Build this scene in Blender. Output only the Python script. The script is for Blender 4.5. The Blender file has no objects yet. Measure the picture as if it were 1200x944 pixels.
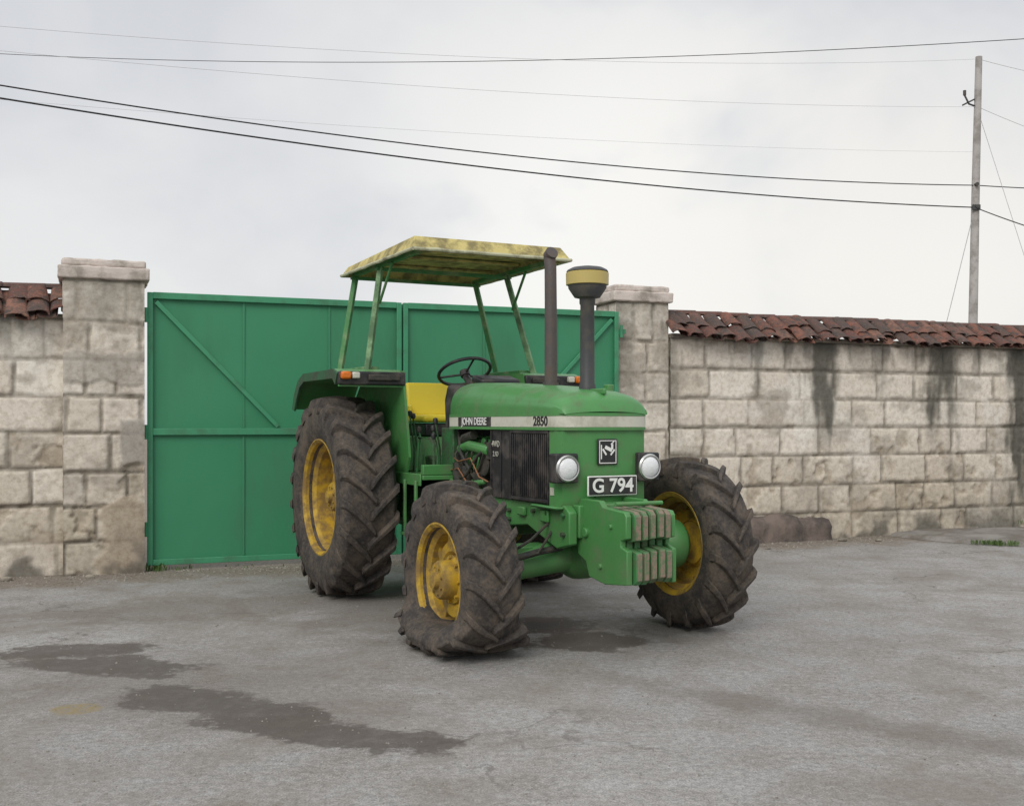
import bpy, bmesh, math, random
import numpy as np
from mathutils import Vector, Matrix, noise
R=math.radians
random.seed(7)
scn=bpy.context.scene
# ------------------------------------------------------------------ nodes helper
class NT:
    def __init__(s,tree): s.t=tree; s.n=tree.nodes; s.l=tree.links
    def new(s,typ,**kw):
        n=s.n.new(typ)
        for k,v in kw.items(): setattr(n,k,v)
        return n
    def lk(s,a,b): s.l.new(a,b)
    def noise(s,vec,scale,detail=4,rough=.6,dist=0.0):
        n=s.new('ShaderNodeTexNoise'); n.inputs['Scale'].default_value=scale
        n.inputs['Detail'].default_value=detail; n.inputs['Roughness'].default_value=rough
        n.inputs['Distortion'].default_value=dist
        if vec is not None: s.lk(vec,n.inputs['Vector'])
        return n.outputs['Fac']
    def ramp(s,fac,a,b,ca=(0,0,0,1),cb=(1,1,1,1)):
        r=s.new('ShaderNodeValToRGB'); r.color_ramp.elements[0].position=a; r.color_ramp.elements[1].position=b
        r.color_ramp.elements[0].color=ca; r.color_ramp.elements[1].color=cb
        s.lk(fac,r.inputs['Fac']); return r.outputs['Color']
    def mix(s,fac,a,b,mode='MIX'):
        m=s.new('ShaderNodeMix',data_type='RGBA',blend_type=mode)
        for sock,val in ((m.inputs[0],fac),(m.inputs[6],a),(m.inputs[7],b)):
            if isinstance(val,(int,float)): sock.default_value=val
            elif isinstance(val,tuple): sock.default_value=val if len(val)==4 else (*val,1)
            else: s.lk(val,sock)
        return m.outputs[2]
    def math(s,op,a,b=0.0,clamp=False):
        m=s.new('ShaderNodeMath',operation=op,use_clamp=clamp)
        for i,val in enumerate((a,b)):
            if isinstance(val,(int,float)): m.inputs[i].default_value=val
            else: s.lk(val,m.inputs[i])
        return m.outputs[0]
    def bump(s,h,strength=.3,dist=.01,normal=None):
        b=s.new('ShaderNodeBump'); b.inputs['Strength'].default_value=strength; b.inputs['Distance'].default_value=dist
        s.lk(h,b.inputs['Height'])
        if normal is not None: s.lk(normal,b.inputs['Normal'])
        return b.outputs['Normal']
def new_mat(name):
    m=bpy.data.materials.new(name); m.use_nodes=True; nt=NT(m.node_tree)
    return m,nt,m.node_tree.nodes['Principled BSDF']
def mat(name,base,rough=.5,metal=0.0,dirt=None,damt=.5,dscale=4,lowdirt=0,bump=.1,bscale=60,var=.15,spec=.5,streak=False):
    m,nt,b=new_mat(name)
    tc=nt.new('ShaderNodeTexCoord'); vec=tc.outputs['Object']
    if streak:
        mp=nt.new('ShaderNodeMapping'); mp.inputs['Scale'].default_value=(1,1,.35); nt.lk(vec,mp.inputs['Vector']); vec2=mp.outputs['Vector']
    else: vec2=vec
    n1=nt.noise(vec2,dscale,6,.65)
    dark=tuple(c*(1-var) for c in base); lite=tuple(min(1,c*(1+var)) for c in base)
    col=nt.mix(nt.noise(vec,dscale*.6,3),dark,lite)
    if dirt:
        f=nt.ramp(n1,.62-damt*.35,.72-damt*.2)
        if lowdirt:
            sp=nt.new('ShaderNodeSeparateXYZ'); nt.lk(vec,sp.inputs[0])
            low=nt.math('SUBTRACT',1.0,nt.math('DIVIDE',sp.outputs[2],lowdirt,True),True)
            f2=nt.math('MULTIPLY',low,nt.ramp(n1,.3,.6))
            f=nt.math('MAXIMUM',nt.math('MULTIPLY',f,.6),f2,)
        else: f=nt.math('MULTIPLY',f,.8)
        col=nt.mix(f,col,dirt)
        rr=nt.math('ADD',nt.math('MULTIPLY',f,.9-rough),rough); nt.lk(rr,b.inputs['Roughness'])
    else:
        b.inputs['Roughness'].default_value=rough
    nt.lk(col,b.inputs['Base Color']); b.inputs['Metallic'].default_value=metal
    b.inputs['Specular IOR Level'].default_value=spec
    if bump: nt.lk(nt.bump(nt.noise(vec,bscale,3),bump,.01),b.inputs['Normal'])
    return m
M={}
M['green']=mat('tractor_green_paint',(.070,.245,.070),.38,dirt=(.12,.17,.085),damt=.36,dscale=6,lowdirt=.8,bump=.04,bscale=12,var=.18)
M['green_dark']=mat('grimy_green_casting',(.032,.15,.046),.55,dirt=(.045,.040,.030),damt=.68,dscale=7,bump=.4,bscale=40)
M['green_wt']=mat('chipped_green_weight',(.055,.20,.065),.5,dirt=(.10,.10,.06),damt=.55,dscale=11,bump=.2,bscale=40)
M['yellow']=mat('yellow_rim_paint',(.50,.32,.025),.5,dirt=(.17,.11,.05),damt=.64,dscale=9,bump=.1)
M['seat']=mat('yellow_seat_vinyl',(.78,.62,.04),.4,bump=.03,var=.08)
M['black']=mat('black_plastic',(.018,.018,.020),.45,dirt=(.09,.08,.07),damt=.4,dscale=6,bump=.1)
M['engine']=mat('oily_black_engine',(.02,.022,.02),.45,dirt=(.07,.06,.045),damt=.6,dscale=12,bump=.5,bscale=30)
M['stripe']=mat('cream_stripe',(.56,.56,.47),.45,dirt=(.34,.33,.25),damt=.3,bump=.02)
M['white']=mat('white_letter',(.78,.78,.75),.5,bump=0,var=.02)
M['exh']=mat('exhaust_metal',(.10,.088,.085),.6,.3,dirt=(.15,.11,.09),damt=.45,dscale=10,bump=.2)
M['stack']=mat('grey_black_stack',(.05,.053,.055),.5,dirt=(.1,.09,.07),damt=.4,dscale=8,bump=.1)
M['rust']=mat('worn_weight_edge',(.24,.175,.135),.75,dirt=(.07,.18,.075),damt=.50,dscale=30,bump=.3)
M['canopy']=mat('mouldy_yellow_canopy',(.56,.47,.17),.65,dirt=(.14,.12,.06),damt=.62,dscale=8,bump=.15,var=.25)
M['canopy_side']=mat('faded_canopy_rim',(.50,.50,.34),.65,dirt=(.16,.15,.09),damt=.45,dscale=8,bump=.15,var=.2)
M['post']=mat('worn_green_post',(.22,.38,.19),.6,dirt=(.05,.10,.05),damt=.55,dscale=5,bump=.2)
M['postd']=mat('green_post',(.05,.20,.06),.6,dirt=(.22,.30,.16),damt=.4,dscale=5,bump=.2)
M['lip']=mat('dark_fender_lip',(.030,.11,.05),.55,dirt=(.05,.06,.04),damt=.5,dscale=5,bump=.1)
M['orange']=mat('amber_lens',(.65,.16,.01),.25,bump=0)
M['glass']=mat('headlight_glass',(.75,.77,.78),.08,.0,bump=.3,bscale=90,var=.2,spec=.8)
M['chrome']=mat('chrome_ring',(.6,.6,.58),.3,.9,bump=0)
M['copper']=mat('copper_pipe',(.35,.17,.09),.45,.6,bump=.1)
def tyre_mat():
    m,nt,b=new_mat('muddy_tyre_rubber'); tc=nt.new('ShaderNodeTexCoord'); v=tc.outputs['Object']
    n=nt.noise(v,7,6,.7); n2=nt.noise(v,45,4,.7)
    f=nt.ramp(nt.math('ADD',nt.math('MULTIPLY',n,.7),nt.math('MULTIPLY',n2,.35)),.45,.63)
    col=nt.mix(f,(.036,.032,.030),(.118,.094,.072)); nt.lk(col,b.inputs['Base Color'])
    b.inputs['Roughness'].default_value=.82
    nt.lk(nt.bump(n2,.5,.012),b.inputs['Normal']); return m
M['tyre']=tyre_mat()
# ------------------------------------------------------------------ geometry builder
class G:
    def __init__(s): s.v=[]; s.f=[]
    def add(s,vs,fs):
        o=len(s.v); s.v+= [tuple(v) for v in vs]; s.f+=[tuple(i+o for i in f) for f in fs]; return s
    def box(s,c,d,rot=None):
        c=Vector(c); vs=[]
        for x in(-.5,.5):
            for y in(-.5,.5):
                for z in(-.5,.5):
                    p=Vector((x*d[0],y*d[1],z*d[2]))
                    if rot is not None: p=rot@p
                    vs.append(c+p)
        return s.add(vs,[(0,1,3,2),(4,6,7,5),(0,4,5,1),(2,3,7,6),(0,2,6,4),(1,5,7,3)])
    def rb(s,x0,x1,y0,y1,z0,z1): return s.box(((x0+x1)/2,(y0+y1)/2,(z0+z1)/2),(abs(x1-x0),abs(y1-y0),abs(z1-z0)))
    def cyl(s,p1,p2,r1,r2=None,n=16):
        r2=r1 if r2 is None else r2
        p1=Vector(p1);p2=Vector(p2);a=(p2-p1).normalized()
        t=Vector((0,0,1)) if abs(a.z)<.9 else Vector((1,0,0))
        x=a.cross(t).normalized(); y=a.cross(x)
        vs=[]
        for p,r in((p1,r1),(p2,r2)):
            for i in range(n):
                th=2*math.pi*i/n; vs.append(p+x*math.cos(th)*r+y*math.sin(th)*r)
        fs=[(i,(i+1)%n,n+(i+1)%n,n+i) for i in range(n)]+[tuple(range(n))[::-1],tuple(range(n,2*n))]
        return s.add(vs,fs)
    def tube(s,pts,r,n=8):
        pts=[Vector(p) for p in pts]; vs=[];k=len(pts)
        ref=None
        for i,p in enumerate(pts):
            a=(pts[min(i+1,k-1)]-pts[max(i-1,0)]).normalized()
            if ref is None: ref=Vector((0,0,1)) if abs(a.z)<.9 else Vector((1,0,0))
            x=a.cross(ref).normalized(); y=a.cross(x).normalized()
            rr=r[i] if isinstance(r,(list,tuple)) else r
            for j in range(n):
                th=2*math.pi*j/n; vs.append(p+x*math.cos(th)*rr+y*math.sin(th)*rr)
        fs=[]
        for i in range(k-1):
            for j in range(n): fs.append((i*n+j,i*n+(j+1)%n,(i+1)*n+(j+1)%n,(i+1)*n+j))
        fs+= [tuple(range(n))[::-1],tuple(range((k-1)*n,k*n))]
        return s.add(vs,fs)
    def prism(s,poly,v0,v1):
        n=len(poly); vs=[(p[0],v0,p[1]) for p in poly]+[(p[0],v1,p[1]) for p in poly]
        return s.add(vs,[(i,(i+1)%n,n+(i+1)%n,n+i) for i in range(n)]+[tuple(range(n))[::-1],tuple(range(n,2*n))])
    def lathe(s,prof,o=(0,0,0),axis='z',n=32,closed=False):
        vs=[];k=len(prof)
        for r,h in prof:
            for j in range(n):
                th=2*math.pi*j/n
                if axis=='z': vs.append((o[0]+r*math.cos(th),o[1]+r*math.sin(th),o[2]+h))
                elif axis=='y': vs.append((o[0]+r*math.cos(th),o[1]+h,o[2]+r*math.sin(th)))
                else: vs.append((o[0]+h,o[1]+r*math.cos(th),o[2]+r*math.sin(th)))
        fs=[]
        for i in range(k if closed else k-1):
            i2=(i+1)%k
            for j in range(n): fs.append((i*n+j,i*n+(j+1)%n,i2*n+(j+1)%n,i2*n+j))
        return s.add(vs,fs)
    def grid(s,rows):
        k=len(rows);n=len(rows[0]); vs=[p for r in rows for p in r]; fs=[]
        for i in range(k-1):
            for j in range(n-1): fs.append((i*n+j,i*n+j+1,(i+1)*n+j+1,(i+1)*n+j))
        return s.add(vs,fs)
    def obj(s,name,m,parent=None,bevel=0,ang=35,recalc=True,segs=2,flat=False):
        me=bpy.data.meshes.new(name); me.from_pydata(s.v,[],s.f)
        if recalc:
            bm=bmesh.new(); bm.from_mesh(me); bmesh.ops.recalc_face_normals(bm,faces=bm.faces); bm.to_mesh(me); bm.free()
        if not flat:
            me.shade_smooth(); me.set_sharp_from_angle(angle=R(ang))
        ob=bpy.data.objects.new(name,me); scn.collection.objects.link(ob)
        if m is not None: me.materials.append(m)
        if parent: ob.parent=parent
        if bevel:
            b=ob.modifiers.new('bevel','BEVEL'); b.width=bevel; b.segments=segs; b.limit_method='ANGLE'; b.angle_limit=R(40)
        return ob
def empty(name,loc,rz=0):
    e=bpy.data.objects.new(name,None); e.location=loc; e.rotation_euler=(0,0,rz); e.empty_display_size=.3
    scn.collection.objects.link(e); return e
def text(name,body,loc,rot,size,m,parent,extr=.001,bold=0.0,sx=1):
    c=bpy.data.curves.new(name,'FONT'); c.body=body; c.size=size; c.extrude=extr; c.offset=bold
    c.align_x='CENTER'; c.align_y='CENTER'; c.materials.append(m)
    o=bpy.data.objects.new(name,c); o.location=loc; o.rotation_euler=rot; o.scale=(sx,1,1); o.parent=parent
    scn.collection.objects.link(o); return o
# ================================================================== TRACTOR
T=empty('tractor',(.46,7.18,0),math.atan2(-.893,.451))
SIDE=(R(90),0,0); FRONT=(R(90),0,R(90))
# --- wheels
def tyre(name,c,Rr,w,rb,lugs,flat=0.0,ph=0.0,lh=.038,lw=.05,sweep=.36):
    g=G(); hw=w/2
    base=Rr-lh
    prof=[(rb,-hw*.78),(rb+.02,-hw*.86),(rb+(base-rb)*.25,-hw*.97),(rb+(base-rb)*.45,-hw*1.0),(rb+(base-rb)*.78,-hw*.97),(base-.018,-hw*.80),(base-.004,-hw*.4),(base,0)]
    prof=prof+[(r,-h) for r,h in prof[-2::-1]]
    prof+= [(rb-.015,hw*.6),(rb-.015,-hw*.6)]
    g.lathe(prof,(0,0,0),'y',96,True)
    def crown(y): return Rr-.022*(abs(y)/hw)**2.5
    for side in(-1,1):
        for i in range(lugs):
            th0=2*math.pi*(i+(.5 if side>0 else 0))/lugs+ph
            st=[]
            for t in (0,.2,.4,.6,.8,.93,1.0):
                y=side*(-.02+t*(hw*1.0+.02)); th=th0+sweep*(t**.85)*(.6/Rr if Rr<.7 else .62/Rr*1.0)
                rt=crown(y); rbm=base-.03
                if t>.9: rbm=base-.07
                if t==1.0: rt=base-.035; y=side*hw*1.03; rbm=base-.10
                st.append((y,th,rt,rbm,lw*(1.0+.35*t)))
            vs=[]
            jit=random.uniform(-.006,.002)
            for y,th,rt,rbm,wd in st:
                rt+=jit
                for rr,k in((rbm,-1.25),(rt,-.72),(rt,.72),(rbm,1.25)):
                    a=th+k*wd/2/Rr+random.uniform(-.003,.003); vs.append((rr*math.cos(a),y,rr*math.sin(a)))
            fs=[(0,1,2,3),(27,26,25,24)]
            for q in range(6):
                for e in range(4):
                    fs.append((q*4+e,q*4+(e+1)%4,(q+1)*4+(e+1)%4,(q+1)*4+e))
            g.add(vs,fs)
    zc=c[2]; nv=[]
    for x,y,z in g.v:
        Z=z+zc
        if flat:
            if Z<flat:
                lo=zc-Rr
                f=max(0.0,min(1.0,(flat-Z)/(flat-lo)))
                Z=flat*(1-f)**1.15
                y*=1+.68*math.sin(min(1,f*1.05)*math.pi*.70)*(1 if abs(y)>.05 else .3)*(1+.30*noise.noise(Vector((x*9,y*4,1))))
                x*=1+.11*f
        else:
            if Z<.05:
                lo=zc-Rr; f=(.05-Z)/(.05-lo); Z=.05*(1-f); y*=1+.06*f
        nv.append((x+c[0],y+c[1],Z))
    g.v=nv
    return g.obj(name,M['tyre'],T,ang=40,bevel=.005,segs=1)
def rim(name,c,rb,w,side,disc,hub=True):
    hw=w/2; g=G()
    o=side
    prof=[(rb+.028,o*hw*.80),(rb+.030,o*hw*.86),(rb+.012,o*hw*.88),(rb-.008,o*hw*.78),(rb-.012,o*hw*.55),(rb-.045,o*hw*.40),(rb-.05,o*hw*.1),(rb-.05,-o*hw*.35),(rb-.015,-o*hw*.55),(rb-.01,-o*hw*.78),(rb+.02,-o*hw*.88),(rb+.03,-o*hw*.8)]
    g.lathe(prof,c,'y',64)
    dp=[(rb-.05,o*disc),(rb*.80,o*(disc+.005)),(rb*.70,o*(disc+.045)),(rb*.52,o*(disc+.05)),(rb*.44,o*(disc+.02)),(rb*.0+.001,o*(disc+.02))]
    g.lathe(dp,c,'y',64)
    g.lathe([(r,h-o*.012) for r,h in dp],c,'y',64)
    for i in range(8):
        th=2*math.pi*(i+.3)/8; r=rb-.075
        g.box((c[0]+r*math.cos(th),c[1]+o*(disc+.02),c[2]+r*math.sin(th)),(.05,.04,.05),Matrix.Rotation(-th,3,'Y'))
    g.obj(name,M['yellow'],T,ang=30)
    if hub:
        h=G(); y0=c[1]+o*disc
        h.lathe([(.15,o*.0),(.15,o*.05),(.125,o*.06),(.12,o*.135),(.11,o*.15),(.055,o*.155),(.05,o*.185),(.001,o*.19)],(c[0],y0,c[2]),'y',32)
        for i in range(8):
            th=2*math.pi*i/8
            p=(c[0]+.135*math.cos(th),y0+o*.05,c[2]+.135*math.sin(th)); h.cyl(p,(p[0],p[1]+o*.025,p[2]),.012,n=6)
            p=(c[0]+.085*math.cos(th+.3),y0+o*.145,c[2]+.085*math.sin(th+.3)); h.cyl(p,(p[0],p[1]+o*.02,p[2]),.010,n=6)
        h.obj(name+'_hub',M['yellow'],T,ang=30)
FW,RW=.345,.45
tyre('front_tyre_flat',(0,-.885,.445),.615,FW,.335,17,flat=.25,ph=.1)
rim('front_rim_1',(0,-.885,.445),.335,FW,-1,.0)
tyre('front_tyre',(0,.86,.585),.604,.325,.335,17,ph=.3)
rim('front_rim_2',(0,.86,.585),.335,.325,1,.02)
for i,v in enumerate((-.86,.86)):
    tyre('rear_tyre_%d'%(i+1),(-2.45,v,.81),.83,RW,.455,21,ph=.15*i,lh=.045,lw=.06,sweep=.40)
    rim('rear_rim_%d'%(i+1),(-2.45,v,.81),.455,RW,-1 if v<0 else 1,-.06)
# --- front axle
g=G()
g.cyl((0,-.62,.47),(0,-.12,.56),.075,.115); g.cyl((0,.12,.57),(0,.62,.585),.115,.075)
g.lathe([(.001,-.22),(.10,-.21),(.16,-.12),(.18,0),(.16,.12),(.10,.21),(.001,.22)],(-.04,0,.56),'x',24)
for v,z in((-.67,.455),(.67,.585)):
    s=1 if v>0 else -1
    g.lathe([(.001,-s*.10),(.09,-s*.10),(.13,-s*.05),(.165,0),(.17,s*.08),(.13,s*.12),(.001,s*.13)],(0,v,z),'y',24)
    g.cyl((0,v-.02*s,z-.20),(0,v-.02*s,z+.20),.05); g.box((0,v-.06*s,z+.16),(.13,.16,.06)); g.box((0,v-.06*s,z-.16),(.13,.16,.06))
    for k in range(8):
        a=k*math.pi/4; g.cyl((.125*math.cos(a),v-s*.07,z+.125*math.sin(a)),(.125*math.cos(a),v-s*.03,z+.125*math.sin(a)),.013,n=6)
g.tube([(-.22,-.6,.45),(-.24,0,.52),(-.22,.6,.56)],.018)
g.box((-.1,-.35,.57),(.22,.28,.10))
g.obj('front_axle',M['green'],T,bevel=.008)
g=G(); g.tube([(.12,-.22,.62),(.14,-.4,.60),(.10,-.56,.56)],.022,10); g.tube([(.12,.22,.62),(.14,.4,.62),(.10,.56,.62)],.022,10)
g.tube([(.05,-.58,.58),(.14,-.45,.68),(.10,-.30,.78)],.010); g.tube([(.05,-.56,.53),(.18,-.42,.60),(.12,-.28,.74)],.009)
g.obj('steering_rams_and_hoses',M['engine'],T)
# --- front frame, bracket and weights
g=G()
pf=[(-1.3,.60),(-1.3,.86),(-.7,.90),(.30,.90),(.36,.86),(.36,.66),(.2,.62),(-.2,.74),(-.6,.70),(-.8,.58)]
g.prism(pf,-.30,-.24); g.prism(pf,.24,.30)
g.rb(.16,.37,-.235,.235,.70,.905); g.rb(-.2,.155,-.12,.12,.62,.80)
g.rb(.02,.12,-.325,-.301,.78,.86); g.rb(-.3,-.2,-.33,-.301,.80,.86)
g.rb(-.05,.30,-.36,-.305,.875,.893)
g.obj('front_frame',M['green'],T,bevel=.012)
g=G()
for (u,z) in((.30,.84),(.30,.72),(.10,.84),(-.10,.84),(-.45,.82),(-.45,.76),(-.65,.84)): g.cyl((u,-.325,z),(u,-.30,z),.016,n=6)
g.obj('frame_bolts',M['green_dark'],T)
g=G()
pl=[(.30,.90),(.34,.945),(.56,.945),(.60,.91),(.84,.895),(.86,.87),(.86,.74),(.80,.725),(.80,.69),(.87,.67),(.87,.47),(.62,.445),(.44,.47),(.40,.56),(.30,.60)]
g.prism(pl,-.205,-.165)
g.prism(pl,.115,.145)
g.rb(.3,.54,-.160,.11,.86,.92); g.rb(.34,.50,-.160,.11,.50,.56)
g.cyl((.41,-.225,.74),(.41,-.16,.74),.03); g.cyl((.58,-.22,.55),(.58,-.16,.55),.018,n=6); g.cyl((.70,-.22,.80),(.70,-.16,.80),.016,n=6)
g.obj('weight_bracket',M['green'],T,bevel=.006)
gw=G(); ge=G()
for i in range(5):
    v0=-.158+i*.053; dz=random.uniform(-.008,.008); du=random.uniform(-.006,.006)
    gw.prism([(.55,.90+dz),(.60,.92+dz),(.86+du,.90+dz),(.885+du,.875+dz),(.885+du,.735+dz),(.80,.72+dz),(.80,.685+dz),(.90+du,.67+dz),(.90+du,.50+dz),(.87+du,.475+dz),(.55,.475+dz)],v0,v0+.041)
    ge.prism([(.64,.921+dz),(.863+du,.904+dz),(.893+du,.877+dz),(.893+du,.74+dz),(.884+du,.74+dz),(.884+du,.873+dz),(.858+du,.897+dz),(.64,.912+dz)],v0+.004,v0+.037)
    ge.prism([(.8985+du,.665+dz),(.907+du,.66+dz),(.907+du,.505+dz),(.8985+du,.50+dz)],v0+.004,v0+.037)
gw.obj('front_weights',M['green_wt'],T,bevel=.006); ge.obj('weight_edges',M['rust'],T,bevel=.002)
g=G(); g.cyl((.74,-.2,.935),(.74,.13,.935),.013)
g.obj('hitch_pin',M['green'],T)
# --- hood
def sect(u,w,zt,zb,e=3.3,n=36):
    row=[]
    for j in range(n+1):
        th=math.pi*j/n; c=math.cos(th); s=math.sin(th)
        y=-w*math.copysign(abs(c)**(2/e),c)
        row.append((u,y,zb+(zt-zb)*(abs(s)**(2/e))-.012*(y/w)**2*(1 if s>.2 else 0)))
    return row
st=[(-1.42,.325,1.718),(-1.40,.335,1.730),(-1.0,.338,1.716),(-.6,.338,1.694),(-.2,.337,1.668),(.0,.336,1.650),(.12,.335,1.636),(.20,.333,1.618),(.25,.330,1.592),(.285,.322,1.555),(.305,.312,1.49)]
g=G(); rows=[sect(u,w,z,1.475) for u,w,z in st]
rows=[[ (p[0]+(.045*(1-(p[1]/.34)**2) if p[0]>.1 else 0)*min(1,(p[0]-.1)/.15 if p[0]>.1 else 0),p[1],p[2]) for p in r] for r in rows]
g.grid(rows); n=len(rows[0]); g.f.append(tuple(range(n)))
g.obj('hood',M['green'],T,ang=60)
def ring(zl,zh,off,u0,name,m,x0=.305,hw=.336):
    g=G()
    pts=[(u0,-hw-off)]
    pts+=[(.22,-hw-off),(.27,-hw+.012-off*.7),(x0+.005+off,-.29),(x0+.032+off,-.15),(x0+.042+off,0),(x0+.032+off,.15),(x0+.005+off,.29),(.27,hw-.012+off*.7),(.22,hw+off),(u0,hw+off)]
    lo=[(a,b,zl) for a,b in pts]; hi=[(a,b,zh) for a,b in pts]
    g.grid([lo,hi]); k=len(pts); g.f.append(tuple(range(k))[::-1]); g.f.append(tuple(range(k,2*k))); g.f.append((0,k,2*k-1,k-1))
    return g.obj(name,m,T,ang=50)
ring(1.462,1.482,.004,-1.41,'hood_seam',M['green'])
ring(1.392,1.462,.002,-1.41,'hood_stripe',M['stripe'])
ring(1.372,1.391,.005,-1.41,'hood_lower_edge',M['green'])
g=G(); g.rb(-1.24,-.68,-.3415,-.336,1.394,1.460); g.obj('side_name_panel',M['black'],T)
text('side_name','JOHN DEERE',(-.96,-.3425,1.427),SIDE,.075,M['white'],T,bold=.001,sx=1.0)
text('model_number','2850',(.055,-.3395,1.427),SIDE,.085,M['black'],T,bold=.0025,sx=1.15)
def front_panel():
    g=G(); pts=[(.16,-.33),(.24,-.33),(.285,-.305),(.318,-.18),(.332,0),(.318,.18),(.285,.305),(.24,.33),(.16,.33)]
    z=[.885,.93,1.15,1.371]; rows=[]
    for zz in z:
        k=-.02 if zz<.9 else 0
        rows.append([(a+(k if a>.2 else 0),b,zz) for a,b in pts])
    g.grid(rows); k=len(pts); g.f.append(tuple(range(k))); g.f.append(tuple(range(3*k,4*k)))
    return g.obj('front_grille_panel',M['green'],T,ang=30)
front_panel()
g=G(); g.prism([(-.70,.895),(-.70,1.371),(.158,1.371),(.158,.895)],-.322,.322); g.obj('radiator_housing',M['black'],T,bevel=.006)
g=G()
for i in range(19):
    u=-.36+i*.0275; g.rb(u,u+.010,-.334,-.321,.93,1.345)
g.rb(-.40,-.373,-.336,-.321,.90,1.368); g.rb(.139,.152,-.336,-.321,.90,1.368); g.rb(-.372,.138,-.336,-.321,1.350,1.368); g.rb(-.372,.138,-.336,-.321,.905,.925)
g.rb(-.70,-.69,-.334,-.321,.90,1.368); g.rb(-.56,-.54,-.330,-.321,.90,1.36)
g.obj('side_grille_slats',M['black'],T,bevel=.002)
gb=G(); gl=G(); gc=G()
for s in(-1,1):
    v=s*.305
    gb.box((.30,v,1.135),(.09,.165,.185)); 
    gc.lathe([(.060,.0),(.082,.0),(.084,.012),(.076,.022),(.068,.020)],(.342,v,1.135),'x',32)
    gl.lathe([(.070,.012),(.055,.024),(.03,.032),(.001,.035)],(.342,v,1.135),'x',32)
gb.obj('headlight_housings',M['black'],T,bevel=.012,segs=3); gc.obj('headlight_rings',M['chrome'],T); gl.obj('headlight_lenses',M['glass'],T)
g=G(); g.box((.338,-.01,1.235),(.016,.150,.165)); g.obj('badge',M['black'],T,bevel=.012,segs=3)
g=G()
for a,b,c,d in((-.073,.053,1.303,1.308),(-.073,.053,1.162,1.167),(-.073,-.068,1.168,1.302),(.048,.053,1.168,1.302)): g.rb(.345,.3475,a,b,c,d)
g.box((.3465,-.005,1.255),(.003,.055,.022),Matrix.Rotation(R(-25),3,'X')); g.box((.3468,.022,1.268),(.003,.014,.035)); g.box((.3469,-.035,1.235),(.003,.012,.045),Matrix.Rotation(R(35),3,'X')); g.box((.3470,.025,1.232),(.003,.010,.045),Matrix.Rotation(R(-40),3,'X')); g.box((.3471,.024,1.292),(.003,.03,.006),Matrix.Rotation(R(40),3,'X'))
g.box((.3465,-.058,1.235),(.003,.007,.09))
g.obj('badge_mark',M['white'],T)
g=G(); g.box((.358,.015,1.022),(.012,.365,.125)); g.obj('number_plate_back',M['white'],T,bevel=.004)
g=G(); g.box((.3655,.015,1.022),(.005,.350,.112)); g.obj('number_plate',M['black'],T,bevel=.003)
text('number_plate_text','G 794',(.3695,.015,1.02),FRONT,.122,M['white'],T,bold=.0025,sx=1.0)
g=G(); g.rb(.30,.352,-.1,.13,.95,1.05); g.obj('plate_mount',M['green_dark'],T)
g=G(); g.box((.2,-.332,.985),(.045,.004,.05)); g.obj('side_decal',M['stripe'],T)
text('grille_decal_a','4WD',(-.625,-.3285,1.27),SIDE,.06,M['stripe'],T,sx=.9)
text('grille_decal_b','2.1D',(-.625,-.3285,1.20),SIDE,.05,M['stripe'],T,sx=.9)
g=G(); g.rb(.05,.30,-.012,.012,1.60,1.64); g.cyl((.02,.20,1.62),(.02,.20,1.675),.035); g.obj('hood_ridge_and_cap',M['green'],T,bevel=.008)
# cowl / dash
g=G(); g.prism([(-1.62,1.1),(-1.66,1.60),(-1.60,1.72),(-1.425,1.70),(-1.425,1.1)],-.28,.28); g.obj('dash_cowl',M['black'],T,bevel=.03,segs=3)
g=G(); g.rb(-1.66,-1.43,-.30,.30,.95,1.38); g.obj('firewall',M['green_dark'],T,bevel=.01)
g=G(); g.box((-1.50,.10,1.745),(.20,.34,.07),Matrix.Rotation(R(12),3,'Y')); g.obj('instrument_panel',M['black'],T,bevel=.02)
g=G(); g.tube([(-1.55,0,1.60),(-1.86,0,1.80)],.03); g.obj('steering_column',M['black'],T)
tilt=Matrix.Rotation(R(-28),3,'Y')
g=G(); k=40; vs=[]
for i in range(k):
    a=2*math.pi*i/k
    for j in range(8):
        b=2*math.pi*j/8; rr=.215+.014*math.cos(b); vs.append(Vector((-1.88,0,1.835))+tilt@Vector((rr*math.cos(a),rr*math.sin(a),.014*math.sin(b))))
g.add(vs,[(i*8+j,i*8+(j+1)%8,((i+1)%k)*8+(j+1)%8,((i+1)%k)*8+j) for i in range(k) for j in range(8)])
for a in(0,2.1,4.2):
    g.cyl(Vector((-1.87,0,1.815)),Vector((-1.88,0,1.835))+tilt@Vector((.21*math.cos(a),.21*math.sin(a),0)),.009)
g.cyl(Vector((-1.86,0,1.80)),Vector((-1.885,0,1.84)),.04)
g.obj('steering_wheel',M['black'],T)
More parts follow.
